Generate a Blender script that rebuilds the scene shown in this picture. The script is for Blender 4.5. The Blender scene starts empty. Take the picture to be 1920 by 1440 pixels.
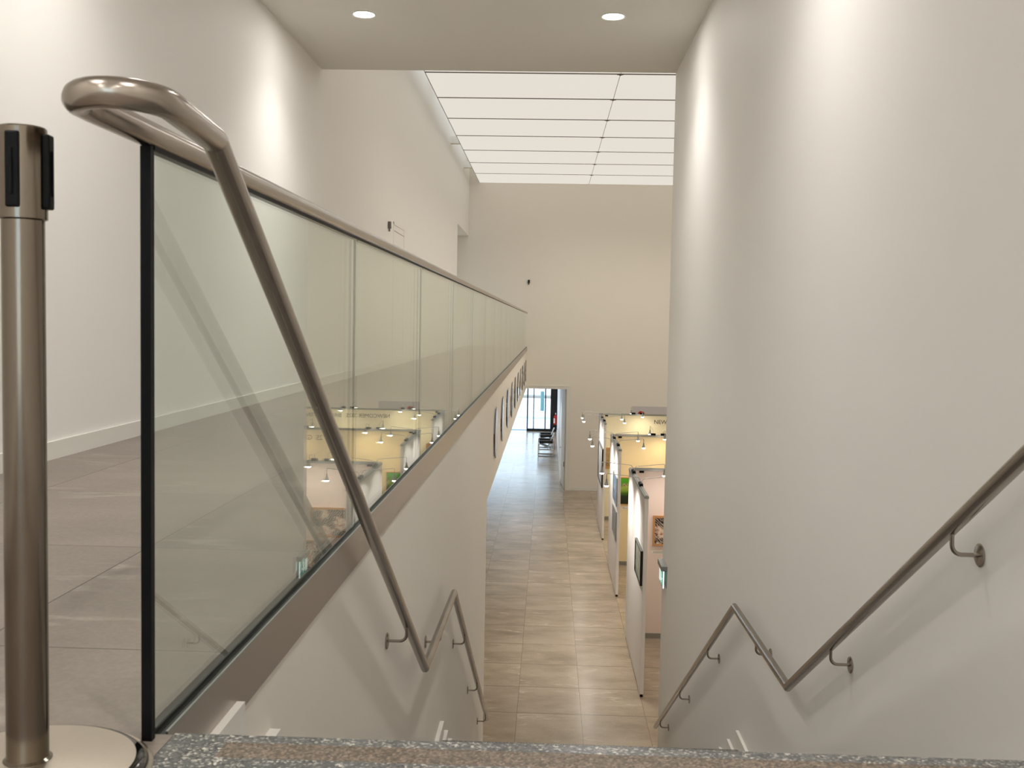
import bpy, bmesh, math, random
from mathutils import Vector, Matrix
C = bpy.context.scene.collection
random.seed(7)

# ------------------------------------------------------------------ camera
PITCH, YAW, ROLL, FPX = -0.0589, -0.0344, 0.0186, 1953.76
fw = Vector((math.sin(YAW)*math.cos(PITCH), math.cos(YAW)*math.cos(PITCH), math.sin(PITCH)))
rt = Vector((math.cos(YAW), -math.sin(YAW), 0)); up = rt.cross(fw)
r2 = rt*math.cos(ROLL)+up*math.sin(ROLL); u2 = -rt*math.sin(ROLL)+up*math.cos(ROLL)
cam = bpy.data.cameras.new('camera'); co = bpy.data.objects.new('camera', cam); C.objects.link(co)
co.matrix_world = Matrix(((r2.x,u2.x,-fw.x,0),(r2.y,u2.y,-fw.y,0),(r2.z,u2.z,-fw.z,0),(0,0,0,1)))
cam.sensor_width = 36; cam.lens = 36*FPX/1920; cam.clip_start = .05; cam.clip_end = 400
cam.dof.use_dof = True; cam.dof.focus_distance = 9.0; cam.dof.aperture_fstop = 14
bpy.context.scene.camera = co

# ------------------------------------------------------------------ world, sun, exposure
world = bpy.data.worlds.new('sky'); bpy.context.scene.world = world; world.use_nodes = True
wn = world.node_tree; bg = wn.nodes['Background']
sky = wn.nodes.new('ShaderNodeTexSky'); sky.sky_type = 'HOSEK_WILKIE'; sky.turbidity = 3.5
sky.sun_direction = (0.3, -0.35, 0.88); sky.ground_albedo = .5
hz = wn.nodes.new('ShaderNodeMix'); hz.data_type = 'RGBA'; hz.inputs[0].default_value = .3   # thin white haze over the blue
wn.links.new(sky.outputs[0], hz.inputs[6]); hz.inputs[7].default_value = (.40, .45, .45, 1)
wn.links.new(hz.outputs[2], bg.inputs[0]); bg.inputs[1].default_value = 8.5
sn = bpy.data.lights.new('sun', 'SUN'); sn.energy = 1.5; sn.angle = .01; sn.color = (1,.97,.92)
so = bpy.data.objects.new('sun', sn); C.objects.link(so); so.rotation_euler = Vector((-.72,-.12,.68)).to_track_quat('Z','Y').to_euler()
vs = bpy.context.scene.view_settings
vs.view_transform = 'Standard'; vs.look = 'None'; vs.exposure = 0.35; vs.gamma = 1; vs.use_curve_mapping = False

PANEL_E = 0.585      # luminous ceiling
DOWN_E = 150        # recessed downlight discs (radiance)
HALL_FILL_W = 100        # added hall fill lamps at the grid nodes
SPOT_W = 6.8         # arm spotlights

# ------------------------------------------------------------------ key dimensions (metres, eye at the origin)
XG, XL, XR = -.613, -2.332, 1.207
ZF, ZC, ZL, ZS = -.683, 2.50, -4.78, 3.94
YN, YE, YEL, YW = 1.655, 10.55, 10.95, 29.77
LZ = -2.54; LY = 6.175
XH = 7.4; YB = -7.0

# ------------------------------------------------------------------ materials
def srgb(r,g,b):
    f = lambda c: (c/255/12.92) if c/255 <= .04045 else ((c/255+.055)/1.055)**2.4
    return (f(r),f(g),f(b),1)
class NT:
    def __init__(s, name):
        s.m = bpy.data.materials.new(name); s.m.use_nodes = True; s.t = s.m.node_tree
        s.b = s.t.nodes['Principled BSDF']; s.out = s.t.nodes['Material Output']
    def n(s, kind, **kw):
        nd = s.t.nodes.new(kind)
        for k, v in kw.items(): setattr(nd, k, v)
        return nd
    def l(s, a, b): s.t.links.new(a, b)
    def math(s, op, a, b=None, c=None):
        nd = s.n('ShaderNodeMath', operation=op)
        for i, x in enumerate((a, b, c)):
            if x is None: continue
            if isinstance(x, (int, float)): nd.inputs[i].default_value = x
            else: s.l(x, nd.inputs[i])
        return nd.outputs[0]
    def mix(s, f, a, b, blend='MIX'):
        nd = s.n('ShaderNodeMix', data_type='RGBA', blend_type=blend)
        for sock, x in ((nd.inputs[0], f), (nd.inputs[6], a), (nd.inputs[7], b)):
            if isinstance(x, (int, float)): sock.default_value = x
            elif isinstance(x, tuple): sock.default_value = x
            else: s.l(x, sock)
        return nd.outputs[2]
    def ramp(s, f, stops):
        nd = s.n('ShaderNodeValToRGB'); s.l(f, nd.inputs[0]); cr = nd.color_ramp
        while len(cr.elements) < len(stops): cr.elements.new(.5)
        for e, (p, c) in zip(cr.elements, stops): e.position = p; e.color = c
        return nd.outputs[0]
    def pos(s): return s.n('ShaderNodeNewGeometry').outputs['Position']
    def noise(s, vec, scale, detail=4, rough=.5):
        nd = s.n('ShaderNodeTexNoise'); nd.inputs['Scale'].default_value = scale
        nd.inputs['Detail'].default_value = detail; nd.inputs['Roughness'].default_value = rough
        s.l(vec, nd.inputs['Vector']); return nd.outputs[0]
    def mapv(s, vec, scale=(1,1,1), rot=(0,0,0), loc=(0,0,0)):
        nd = s.n('ShaderNodeMapping'); nd.inputs['Scale'].default_value = scale
        nd.inputs['Rotation'].default_value = rot; nd.inputs['Location'].default_value = loc
        s.l(vec, nd.inputs[0]); return nd.outputs[0]
    def bump(s, h, strength, dist=.01):
        nd = s.n('ShaderNodeBump'); nd.inputs['Strength'].default_value = strength
        nd.inputs['Distance'].default_value = dist; s.l(h, nd.inputs['Height']); s.l(nd.outputs[0], s.b.inputs['Normal'])
def simple(name, col, rough=.5, metal=0, noise_amt=.0, noise_scale=20, bump=0, spec=.5):
    k = NT(name); k.b.inputs['Roughness'].default_value = rough; k.b.inputs['Metallic'].default_value = metal
    k.b.inputs['Specular IOR Level'].default_value = spec
    f = k.noise(k.pos(), noise_scale)
    dk = tuple(c*(1-noise_amt) for c in col[:3])+(1,)
    k.l(k.mix(f, col, dk), k.b.inputs['Base Color'])
    if bump: k.bump(f, bump, .002)
    return k.m
M = {}
M['paint'] = simple('wall_paint', srgb(240,237,232), .6, 0, .02, 3, .05, .3)
M['paint_hall'] = simple('hall_paint', srgb(236,230,220), .6, 0, .02, 3, .05, .3)
M['ceiling'] = simple('ceiling_paint', srgb(236,233,226), .8, 0, .02, 3, 0, .2)
M['skirting'] = simple('skirting_paint', srgb(232,229,222), .35, 0, .02, 3)
M['black'] = simple('black_rubber', srgb(5,5,6), .5, 0, .2, 30, 0, .15)
M['black_metal'] = simple('black_metal', srgb(22,23,26), .35, 0, .2, 30)
M['channel'] = simple('dark_channel', srgb(40,39,38), .5, 0, .2, 30)
M['white'] = simple('white_lacquer', srgb(238,236,232), .4, 0, .02, 5)
M['panel_white'] = simple('partition_white', srgb(240,236,232), .55, 0, .02, 5)
M['panel_pink'] = simple('partition_blush', srgb(240,224,214), .6, 0, .02, 5)
M['panel_cream'] = simple('partition_cream', srgb(242,224,182), .6, 0, .02, 5)
M['panel_ivory'] = simple('partition_ivory', srgb(238,228,198), .6, 0, .02, 5)
M['alu'] = simple('aluminium', srgb(168,172,170), .35, .9, .08, 15)
M['chrome'] = simple('chrome', srgb(215,218,220), .08, 1, .02, 10)
M['grey_plastic'] = simple('grey_plastic', srgb(120,112,106), .5, 0, .1, 30)
M['label'] = simple('label_card', srgb(240,236,226), .7, 0, .03, 30)
M['ink'] = simple('ink', srgb(60,54,46), .7, 0, .1, 30)
M['wood'] = None
M['red'] = simple('red_paint', srgb(190,30,24), .35, 0, .1, 20)
M['leather'] = simple('black_leather', srgb(16,16,17), .4, 0, .2, 40)
M['banner'] = simple('banner_grey', srgb(205,200,202), .7, 0, .03, 8)

def steel(name, col, rough, stretch, axis_rot=(0,0,0)):
    k = NT(name); k.b.inputs['Metallic'].default_value = 1
    v = k.mapv(k.pos(), stretch, axis_rot)
    f = k.noise(v, 8, 3)
    k.l(k.mix(f, col, tuple(c*.95 for c in col[:3])+(1,)), k.b.inputs['Base Color'])
    k.l(k.math('MULTIPLY_ADD', f, .04, rough-.02), k.b.inputs['Roughness'])
    return k.m
M['steel'] = steel('brushed_steel_tube', srgb(166,156,146), .24, (6,.6,6))
M['steel_post'] = steel('satin_steel_post', srgb(126,116,104), .17, (60,60,3))
M['fascia'] = steel('brushed_steel_fascia', srgb(178,170,162), .36, (4,1,60))
M['base_plate'] = steel('satin_base_plate', srgb(200,190,176), .34, (20,20,20))

def wood():
    k = NT('light_wood'); v = k.mapv(k.pos(), (6,6,40)); f = k.noise(v, 3, 4)
    k.l(k.mix(f, srgb(206,160,104), srgb(170,120,70)), k.b.inputs['Base Color']); k.b.inputs['Roughness'].default_value = .5
    return k.m
M['wood'] = wood()

def tiles(name, x0, y0, px, py, ca, cb, cv, groutc, gw, rough, gv=1.0):
    k = NT(name); P = k.pos(); sp = k.n('ShaderNodeSeparateXYZ'); k.l(P, sp.inputs[0])
    u = k.math('DIVIDE', k.math('SUBTRACT', sp.outputs[0], x0), px)
    v = k.math('DIVIDE', k.math('SUBTRACT', sp.outputs[1], y0), py)
    fu, fv = k.math('FRACT', u), k.math('FRACT', v)
    cu, cv_ = k.math('FLOOR', u), k.math('FLOOR', v)
    du = k.math('MULTIPLY', k.math('MINIMUM', fu, k.math('SUBTRACT', 1, fu)), px)
    dv = k.math('MULTIPLY', k.math('MINIMUM', fv, k.math('SUBTRACT', 1, fv)), py)
    d = k.math('MINIMUM', du, dv)
    g = k.math('MAXIMUM', k.math('LESS_THAN', du, gw), k.math('LESS_THAN', dv, gw*gv))
    cb_ = k.n('ShaderNodeCombineXYZ'); k.l(cu, cb_.inputs[0]); k.l(cv_, cb_.inputs[1])
    wn_ = k.n('ShaderNodeTexWhiteNoise'); wn_.noise_dimensions = '3D'; k.l(cb_.outputs[0], wn_.inputs[0])
    off = k.n('ShaderNodeVectorMath', operation='MULTIPLY_ADD'); k.l(wn_.outputs[1], off.inputs[0])
    off.inputs[1].default_value = (30,30,30); k.l(P, off.inputs[2])
    vv = k.mapv(off.outputs[0], (.8,1.5,1), (0,0,-.5))
    n1 = k.noise(vv, 1.6, 8, .62)
    base = k.ramp(n1, [(.3, cb), (.62, ca)])
    n2 = k.noise(k.mapv(off.outputs[0], (.55,2.0,1), (0,0,-.7)), 1.1, 5, .55)
    vein = k.math('ABSOLUTE', k.math('SUBTRACT', n2, .5))
    vm = k.ramp(vein, [(0, (1,1,1,1)), (.022, (0,0,0,1))])
    n3 = k.noise(off.outputs[0], 2.2, 2)
    vm2 = k.math('MULTIPLY', vm, k.ramp(n3, [(.5, (0,0,0,1)), (.66, (.6,.6,.6,1))]))
    col = k.mix(vm2, base, cv)
    grain = k.noise(k.mapv(P, (1,1,1)), 90, 3)
    col = k.mix(.22, col, k.ramp(grain, [(.35, (.25,.24,.22,1)), (.65, (.6,.57,.53,1))]), 'OVERLAY')
    br = k.math('MULTIPLY_ADD', wn_.outputs[0], .10, .95)
    hs = k.n('ShaderNodeHueSaturation'); k.l(br, hs.inputs['Value']); k.l(col, hs.inputs['Color'])
    k.l(k.mix(g, hs.outputs[0], groutc), k.b.inputs['Base Color'])
    k.l(k.math('MULTIPLY_ADD', n1, .15, rough), k.b.inputs['Roughness'])
    h = k.math('SUBTRACT', k.math('MULTIPLY', n1, .3), g); k.bump(h, .25, .002)
    return k.m
M['floor_up'] = tiles('upper_floor_tile', -1.17, 2.07, .79, .935, srgb(142,132,123), srgb(119,110,101), srgb(172,164,154), srgb(62,54,47), .0022, .38)
M['floor_low'] = tiles('lower_floor_tile', -.295, 12.536, .785, .92, srgb(170,155,135), srgb(142,127,108), srgb(212,198,176), srgb(118,102,84), .0028, .15, 2.6)

def granite():
    k = NT('speckled_granite'); P = k.pos()
    vo = k.n('ShaderNodeTexVoronoi'); vo.inputs['Scale'].default_value = 250; k.l(P, vo.inputs['Vector'])
    sp = k.n('ShaderNodeSeparateColor'); k.l(vo.outputs['Color'], sp.inputs[0])
    a = k.ramp(sp.outputs[0], [(.0, srgb(46,46,48)), (.45, srgb(86,86,85)), (.78, srgb(124,122,117)), (.93, srgb(204,198,188))])
    n = k.noise(P, 60, 4)
    a = k.mix(k.ramp(n, [(.4,(0,0,0,1)),(.6,(.6,.6,.6,1))]), a, srgb(84,86,86))
    # worn brown anti-slip band set along the nosing
    s = k.n('ShaderNodeSeparateXYZ'); k.l(P, s.inputs[0])
    inb = k.math('MULTIPLY', k.math('GREATER_THAN', s.outputs[0], -.505), k.math('LESS_THAN', s.outputs[0], 1.10))
    fr = k.math('FRACT', k.math('DIVIDE', k.math('SUBTRACT', s.outputs[1], 1.564), .283))
    band = k.math('MULTIPLY', inb, k.math('LESS_THAN', fr, .205))
    ba = k.ramp(sp.outputs[1], [(.0, srgb(78,66,54)), (.6, srgb(112,96,80)), (1, srgb(148,130,110))])
    col = k.mix(k.math('MULTIPLY', band, .82), a, ba)
    k.l(col, k.b.inputs['Base Color'])
    k.l(k.math('MULTIPLY_ADD', band, .3, .28), k.b.inputs['Roughness'])
    k.bump(n, .15, .001)
    return k.m
M['granite'] = granite()

def glass(name, tint, strength=1.0, edge=False):
    k = NT(name); t = k.t; t.nodes.remove(k.b)
    g = k.n('ShaderNodeNewGeometry')
    dt = k.n('ShaderNodeVectorMath', operation='DOT_PRODUCT'); k.l(g.outputs['Normal'], dt.inputs[0]); k.l(g.outputs['Incoming'], dt.inputs[1])
    c = k.math('ABSOLUTE', dt.outputs['Value'])
    fr = k.math('MULTIPLY_ADD', k.math('POWER', k.math('SUBTRACT', 1, c), 5), .96*strength, .04)
    tr = k.n('ShaderNodeBsdfTransparent'); tr.inputs[0].default_value = tint
    gl = k.n('ShaderNodeBsdfGlossy'); gl.inputs['Roughness'].default_value = 0.0; gl.inputs[0].default_value = (.97,1,.98,1)
    mx = k.n('ShaderNodeMixShader'); k.l(fr, mx.inputs[0]); k.l(tr.outputs[0], mx.inputs[1]); k.l(gl.outputs[0], mx.inputs[2])
    k.l(mx.outputs[0], k.out.inputs[0]); return k.m
M['glass'] = glass('balustrade_glass', (.94,.968,.945,1))
M['glass_clear'] = glass('facade_glass', (.97,.985,.985,1), .6)

def emit(name, col, e):
    k = NT(name); k.b.inputs['Base Color'].default_value = (.8,.8,.8,1)
    k.b.inputs['Emission Color'].default_value = col; k.b.inputs['Emission Strength'].default_value = e
    k.b.inputs['Roughness'].default_value = .5
    return k.m
M['lum'] = None
def lum():
    k = NT('luminous_fabric'); P = k.pos(); f = k.noise(k.mapv(P, (.25,.5,1)), 1, 1)
    k.l(k.mix(f, (1,.93,.82,1), (1,.955,.87,1)), k.b.inputs['Emission Color'])
    k.b.inputs['Emission Strength'].default_value = PANEL_E; k.b.inputs['Base Color'].default_value = (0.02,.02,.02,1)
    k.b.inputs['Roughness'].default_value = .7
    return k.m
M['lum'] = lum()
M['bulb'] = emit('lit_bulb', (1,.93,.8,1), 14)
M['down'] = emit('lit_downlight', (1,.965,.92,1), DOWN_E)
M['exit'] = None

# ------------------------------------------------------------------ mesh helpers
def box(bm, x0,x1,y0,y1,z0,z1, mi=0):
    v = [bm.verts.new(p) for p in ((x0,y0,z0),(x1,y0,z0),(x1,y1,z0),(x0,y1,z0),(x0,y0,z1),(x1,y0,z1),(x1,y1,z1),(x0,y1,z1))]
    fs = []
    for q in ((0,3,2,1),(4,5,6,7),(0,1,5,4),(1,2,6,5),(2,3,7,6),(3,0,4,7)):
        f = bm.faces.new([v[i] for i in q]); f.material_index = mi; fs.append(f)
    return fs
def bx(*a):
    bm = bmesh.new(); box(bm, *a); return bm
def bevelled(x0,x1,y0,y1,z0,z1, r=.003, seg=2):
    bm = bx(x0,x1,y0,y1,z0,z1)
    bmesh.ops.bevel(bm, geom=bm.edges[:], offset=r, segments=seg, affect='EDGES', profile=.5); return bm
def tube(bm, pts, r, seg=14, cap=True, closed=False):
    pts = [Vector(p) for p in pts]; n = len(pts); rings = []
    d0 = (pts[1]-pts[0]).normalized()
    ref = Vector((0,0,1)) if abs(d0.z) < .9 else Vector((0,1,0))
    a = d0.cross(ref).normalized()
    for i, p in enumerate(pts):
        if i == 0: din = dout = (pts[1]-p).normalized()
        elif i == n-1: din = dout = (p-pts[i-1]).normalized()
        else: din = (p-pts[i-1]).normalized(); dout = (pts[i+1]-p).normalized()
        # carry the ring along din, then cut it by the mitre plane
        a = (a - din*a.dot(din)).normalized(); b = din.cross(a)
        t = (din+dout).normalized(); ring = []
        for k in range(seg):
            an = 2*math.pi*k/seg; o = a*math.cos(an)*r + b*math.sin(an)*r
            s = -(o.dot(t))/max(.2, din.dot(t)); ring.append(bm.verts.new(p+o+din*s))
        rings.append(ring)
        a = (a - dout*a.dot(dout)); a = a.normalized() if a.length > 1e-6 else a
    for i in range(n-1):
        for k in range(seg):
            f = bm.faces.new((rings[i][k], rings[i][(k+1)%seg], rings[i+1][(k+1)%seg], rings[i+1][k])); f.smooth = True
    if cap:
        bm.faces.new(rings[0][::-1]); bm.faces.new(rings[-1])
def tb(pts, r, seg=14):
    bm = bmesh.new(); tube(bm, pts, r, seg); return bm
def lathe(prof, seg=32, loc=(0,0,0)):
    bm = bmesh.new(); rings = []
    for (r, z) in prof:
        if r < 1e-6: rings.append([bm.verts.new((loc[0],loc[1],loc[2]+z))])
        else: rings.append([bm.verts.new((loc[0]+r*math.cos(2*math.pi*k/seg), loc[1]+r*math.sin(2*math.pi*k/seg), loc[2]+z)) for k in range(seg)])
    for i in range(len(rings)-1):
        A, B = rings[i], rings[i+1]
        for k in range(seg):
            j = (k+1) % seg
            if len(A) == 1 and len(B) == 1: continue
            if len(A) == 1: f = bm.faces.new((A[0], B[j], B[k]))
            elif len(B) == 1: f = bm.faces.new((A[k], A[j], B[0]))
            else: f = bm.faces.new((A[k], A[j], B[j], B[k]))
            f.smooth = True
    return bm
def obj(name, bm, m, parent=None, autosmooth=True):
    me = bpy.data.meshes.new(name)
    bmesh.ops.recalc_face_normals(bm, faces=bm.faces[:])
    if autosmooth:
        for e in bm.edges:
            if len(e.link_faces) == 2 and e.calc_face_angle(0) > math.radians(38): e.smooth = False
    bm.to_mesh(me); bm.free()
    for x in (m if isinstance(m, (list, tuple)) else [m]): me.materials.append(x)
    o = bpy.data.objects.new(name, me); C.objects.link(o)
    if parent: o.parent = parent
    return o
def tag(o, label, cat, group=None, kind=None):
    o['label'] = label; o['category'] = cat
    if group: o['group'] = group
    if kind: o['kind'] = kind
    return o
def thing(name, label, cat, loc=(0,0,0), group=None):
    o = bpy.data.objects.new(name, None); C.objects.link(o); o.location = loc; o.empty_display_size = .1
    return tag(o, label, cat, group)
def rebase(root):
    """put the parts of a thing (modelled in world coordinates) under its empty"""
    bpy.context.view_layer.update()
    inv = root.matrix_world.inverted()
    for ch in root.children:
        if not ch.get('_rb'):
            ch.matrix_parent_inverse = inv; ch['_rb'] = 1
def struct(name, bm, m, label, cat='structure', parent=None):
    o = obj(name, bm, m, parent); o['kind'] = 'structure'
    if not parent: o['label'] = label; o['category'] = cat
    return o
def text_mesh(name, s, size, loc, rot, m, parent, depth=.001, bold=0):
    cu = bpy.data.curves.new(name, 'FONT'); cu.body = s; cu.size = size; cu.extrude = depth; cu.offset = bold
    t = bpy.data.objects.new(name, cu); C.objects.link(t)
    bpy.context.view_layer.update(); dg = bpy.context.evaluated_depsgraph_get()
    me = bpy.data.meshes.new_from_object(t.evaluated_get(dg)); bpy.data.objects.remove(t)
    me.transform(Matrix.Translation(loc) @ rot.to_4x4()); me.materials.clear(); me.materials.append(m)
    o = bpy.data.objects.new(name, me); C.objects.link(o); o.parent = parent; return o
FACE_FRONT = Matrix.Rotation(math.radians(90), 3, 'X')     # letters readable from -Y
def copy_tree(o, parent=None):
    c = o.copy(); C.objects.link(c)
    if parent: c.parent = parent
    for ch in list(o.children): copy_tree(ch, c)
    return c
def spot(name, loc, target, watts, col, size_deg, blend, radius, parent=None):
    l = bpy.data.lights.new(name, 'SPOT'); l.energy = watts; l.color = col; l.spot_size = math.radians(size_deg)
    l.spot_blend = blend; l.shadow_soft_size = radius
    o = bpy.data.objects.new(name, l); C.objects.link(o); o.location = loc
    o.rotation_euler = (Vector(target)-Vector(loc)).to_track_quat('-Z','Y').to_euler()
    if parent: o.parent = parent
    return o

# ------------------------------------------------------------------ the setting
bm = bmesh.new()
box(bm, XL, XG-.042, 1.40, YW, ZF-.12, ZF); box(bm, XL, XR, YB, 1.40, ZF-.12, ZF); box(bm, XG-.042, XG+.013, 1.40, YN-.008, ZF-.12, ZF)
struct('floor_upper', bm, M['floor_up'], 'grey stone tiled floor of the upper gallery', 'floor')
bm = bmesh.new(); box(bm, XL-4, XH, 8.8, YW, ZL-.2, ZL); box(bm, -3.2, 1.2, YW, 46.1, ZL-.2, ZL)
struct('floor_lower', bm, M['floor_low'], 'beige stone tiled floor of the lower hall', 'floor')
# left wall with flush service door frame and deep recess near its far end
bm = bmesh.new()
RY0, RY1, RZ = 26.14, YW, 2.44
box(bm, XL-.3, XL, YB, RY0, ZF-.1, 5.6); box(bm, XL-.3, XL, RY0, RY1, RZ, 5.6)
box(bm, XL-1.6, XL-1.3, RY0-.3, RY1, ZF-.1, 5.6); box(bm, XL-1.3, XL-.3, RY0-.3, RY0, ZF-.1, 5.6); box(bm, XL-1.3, XL-.3, RY0, RY1, RZ, 5.6)
struct('wall_left', bm, M['paint'], 'long white wall left of the upper gallery', 'wall')
# right wall of the stairwell, and the hall wall that returns behind it
bm = bmesh.new(); box(bm, XR, XR+.3, YB, YE, ZL-.1, ZC+.3)
struct('wall_right', bm, M['paint'], 'tall white wall right of the staircase', 'wall')
bm = bmesh.new(); box(bm, XR+.3, XH, YE-.3, YE, ZL-.1, 5.6); box(bm, XL, XR+.3, YE-.3, YE-.005, ZC+.3, 5.6); box(bm, XR, XR+.3, YE-.3, YE-.002, ZC+.3, 5.6)
struct('wall_near_hall', bm, M['paint_hall'], 'white hall wall behind the staircase wall', 'wall')
bm = bmesh.new(); box(bm, XL, XR, YB, YE-.003, ZC, ZC+.3)
struct('ceiling_upper', bm, M['ceiling'], 'plain ceiling over the top of the staircase', 'ceiling')
bm = bmesh.new(); box(bm, XL-.3, XR+.3, YB-.3, YB, ZC-.25, ZC+.3); box(bm, XL-.3, XL+.25, YB-.3, YB, ZF-.2, ZC-.25); box(bm, XR-.25, XR+.3, YB-.3, YB, ZF-.2, ZC-.25); box(bm, XL+.25, XR-.25, YB-.3, YB, ZF-.2, ZF+.05)
struct('wall_back', bm, M['paint'], 'white wall behind the stair head', 'wall')
bm = bmesh.new()
for k in range(4):
    x = XL+.25+k*(XR-XL-.5)/3; box(bm, x-.03, x+.03, YB-.18, YB-.12, ZF+.05, ZC-.25)
wf = struct('window_3', bm, M['alu'], 'tall unseen window added for fill light behind the stair head', 'window')  # unseen window, added to let fill daylight in from behind
struct('pane', bx(XL+.25, XR-.25, YB-.155, YB-.145, ZF+.05, ZC-.25), M['glass_clear'], '', '', wf)
# wall under the gallery beside the stairs, then the deep gallery edge beam
bm = bmesh.new()
box(bm, XL-.3, XG-.008, YB, YEL, ZL-.1, ZF-.125); box(bm, XL-.3, XG-.008, YEL, YW, -1.883, ZF-.125)
struct('wall_stair_left', bm, M['paint_hall'], 'white wall and gallery edge left of the staircase', 'wall')
# far wall, door opening, hall right wall
DX, DZ = .655, -1.80
bm = bmesh.new()
box(bm, DX, XH, YW, YW+.35, ZL-.1, 5.6); box(bm, XL-1.6, DX, YW, YW+.35, DZ, 5.6); box(bm, XL-4, -2.9, YW, YW+.35, ZL-.1, DZ)
struct('wall_far', bm, M['paint_hall'], 'beige lit end wall of the hall', 'wall')
struct('wall_hall_right', bx(XH, XH+.3, YE, YW, ZL-.1, 5.6), M['paint_hall'], 'white right side wall of the hall', 'wall')
struct('wall_lower_left', bx(XL-4.3, XL-4, 8.8, YW, ZL-.1, -1.883), M['paint_hall'], 'white wall below the gallery', 'wall')
struct('wall_lower_near', bx(XL-4, XL-.3, 8.8, 9.1, ZL-.1, -1.883), M['paint_hall'], 'white wall closing the space below the gallery', 'wall')
struct('ceiling_lower', bx(XL-4, XL-.3, 9.1, YW, -1.883, -1.75), M['ceiling'], 'ceiling under the gallery', 'ceiling')
# baseboards
struct('baseboard_left', bx(XL, XL+.014, YB, RY0, ZF, ZF+.085), M['skirting'], 'white skirting board along the left gallery wall', 'baseboard')
struct('baseboard_far', bx(DX+.02, XH, YW-.014, YW, ZL, ZL+.085), M['skirting'], 'white skirting board on the far hall wall', 'baseboard')
# corridor beyond the far door
bm = bmesh.new(); box(bm, .44, .74, YW+1.4, 45.9, ZL-.1, -1.7); box(bm, .66, .96, YW+.35, YW+1.4, ZL-.1, -1.7)
struct('wall_corridor_right', bm, M['white'], 'white corridor wall beyond the far doorway', 'wall')
struct('baseboard_corridor', bx(.426, .44, YW+1.4, 45.8, ZL, ZL+.09), M['skirting'], 'white corridor skirting beyond the doorway', 'baseboard')
struct('wall_corridor_left', bx(-3.2, -2.9, YW+.35, 46, ZL-.1, -1.7), M['paint'], 'corridor wall on the left beyond the doorway', 'wall')
struct('ceiling_corridor', bx(-3.2, .96, YW+.35, 46.2, -1.8, -1.6), M['ceiling'], 'white corridor ceiling beyond the doorway', 'ceiling')
struct('wall_entrance', bx(.17, .46, 45.9, 46.1, ZL, -1.8), M['black_metal'], 'black wall panel beside the entrance door', 'wall')

# stairs: two flights with a landing
def flight(name, y0, z0, n, going, rise, label):
    bm = bmesh.new()
    for k in range(1, n):
        z = z0-rise*k; ya = y0+going*(k-1); yb = y0+going*k
        box(bm, XG-.008, XR, ya, yb+.012, z-.03, z); box(bm, XG-.008, XR, ya, yb, z-.5, z-.03)
    return struct(name, bm, M['granite'], label, 'stairs')
flight('stairs_upper', YN, ZF, 11, .283, (ZF-LZ)/11, 'speckled granite upper flight of stairs')
flight('stairs_lower', LY, LZ, 13, .290, (LZ-ZL)/13, 'speckled granite lower flight of stairs')
bm = bevelled(XG+.013, XR, 1.36, YN, ZF-.05, ZF+.001, .003, 2); 
struct('stair_head', bm, M['granite'], 'grey speckled granite top step with brown anti-slip band', 'step')
bm = bmesh.new(); box(bm, XG-.008, XR, 4.485, LY, LZ-.3, LZ)
struct('stair_landing', bm, M['granite'], 'granite landing halfway down the staircase', 'landing')
struct('wall_stair_front', bx(XG-.008, XR, YN-.2, YN-.012, ZL, ZF-.05), M['paint'], 'wall under the top step', 'wall')
def stepped_skirting(name, xa, xb, label):
    bm = bmesh.new(); h = .080
    for (y0, z0, n, g, r) in ((YN, ZF, 11, .283, (ZF-LZ)/11), (LY, LZ, 13, .290, (LZ-ZL)/13)):
        for k in range(1, n):
            z = z0-r*k
            box(bm, xa, xb, y0+g*(k-1)+(.1 if k > 1 else 0), y0+g*k+.1, z-.02, z+h)
            box(bm, xa, xb, y0+g*k+.012, y0+g*k+.1, z-r+.0, z-.02)
    box(bm, xa, xb, 4.585, LY+.1, LZ, LZ+h)
    return struct(name, bm, M['skirting'], label, 'baseboard')
stepped_skirting('baseboard_stair_left', XG-.008, XG+.017, 'white stepped skirting on the left stair wall')
stepped_skirting('baseboard_stair_right', XR-.017, XR, 'white stepped skirting on the right stair wall')

# ------------------------------------------------------------------ luminous ceiling
XS0, PW, YP0, PY = -2.05, 3.095, 29.83, 1.865
ROW = ['first', 'second', 'third', 'fourth', 'fifth', 'sixth', 'seventh', 'eighth', 'ninth', 'tenth']
COLN = ['left', 'middle', 'right']
def lum_panel():
    g = .005
    bm = bx(g, PW-g, g, PY-g, 0, .03)
    return obj('ceiling_light_panel', bm, M['lum'])
proto = lum_panel(); first = True
for i in range(3):
    for j in range(10):
        o = proto if first else proto.copy()
        if not first: C.objects.link(o)
        first = False
        y1 = min(YW-.03, YP0-PY*j)
        o.location = (XS0+PW*i, YP0-PY*(j+1), ZS)
        tag(o, 'luminous cream ceiling panel, %s column, %s row from the far wall' % (COLN[i], ROW[j]), 'ceiling light', 'luminous ceiling panels')
        if j == 0: o.scale.y = (YW-.02-(YP0-PY))/PY
bm = bmesh.new()
for i in range(4):
    x = XS0+PW*i
    box(bm, x-.010, x+.010, 11.2, YW-.02, ZS+.004, ZS+.05)
for j in range(11):
    y = min(YP0-PY*j, YW-.03); box(bm, XS0, XS0+3*PW, y-.004, y+.004, ZS+.001, ZS+.05)
gr = obj('ceiling_grid', bm, M['grey_plastic']); tag(gr, 'thin grey metal grid carrying the luminous ceiling panels', 'ceiling grid')
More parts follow.
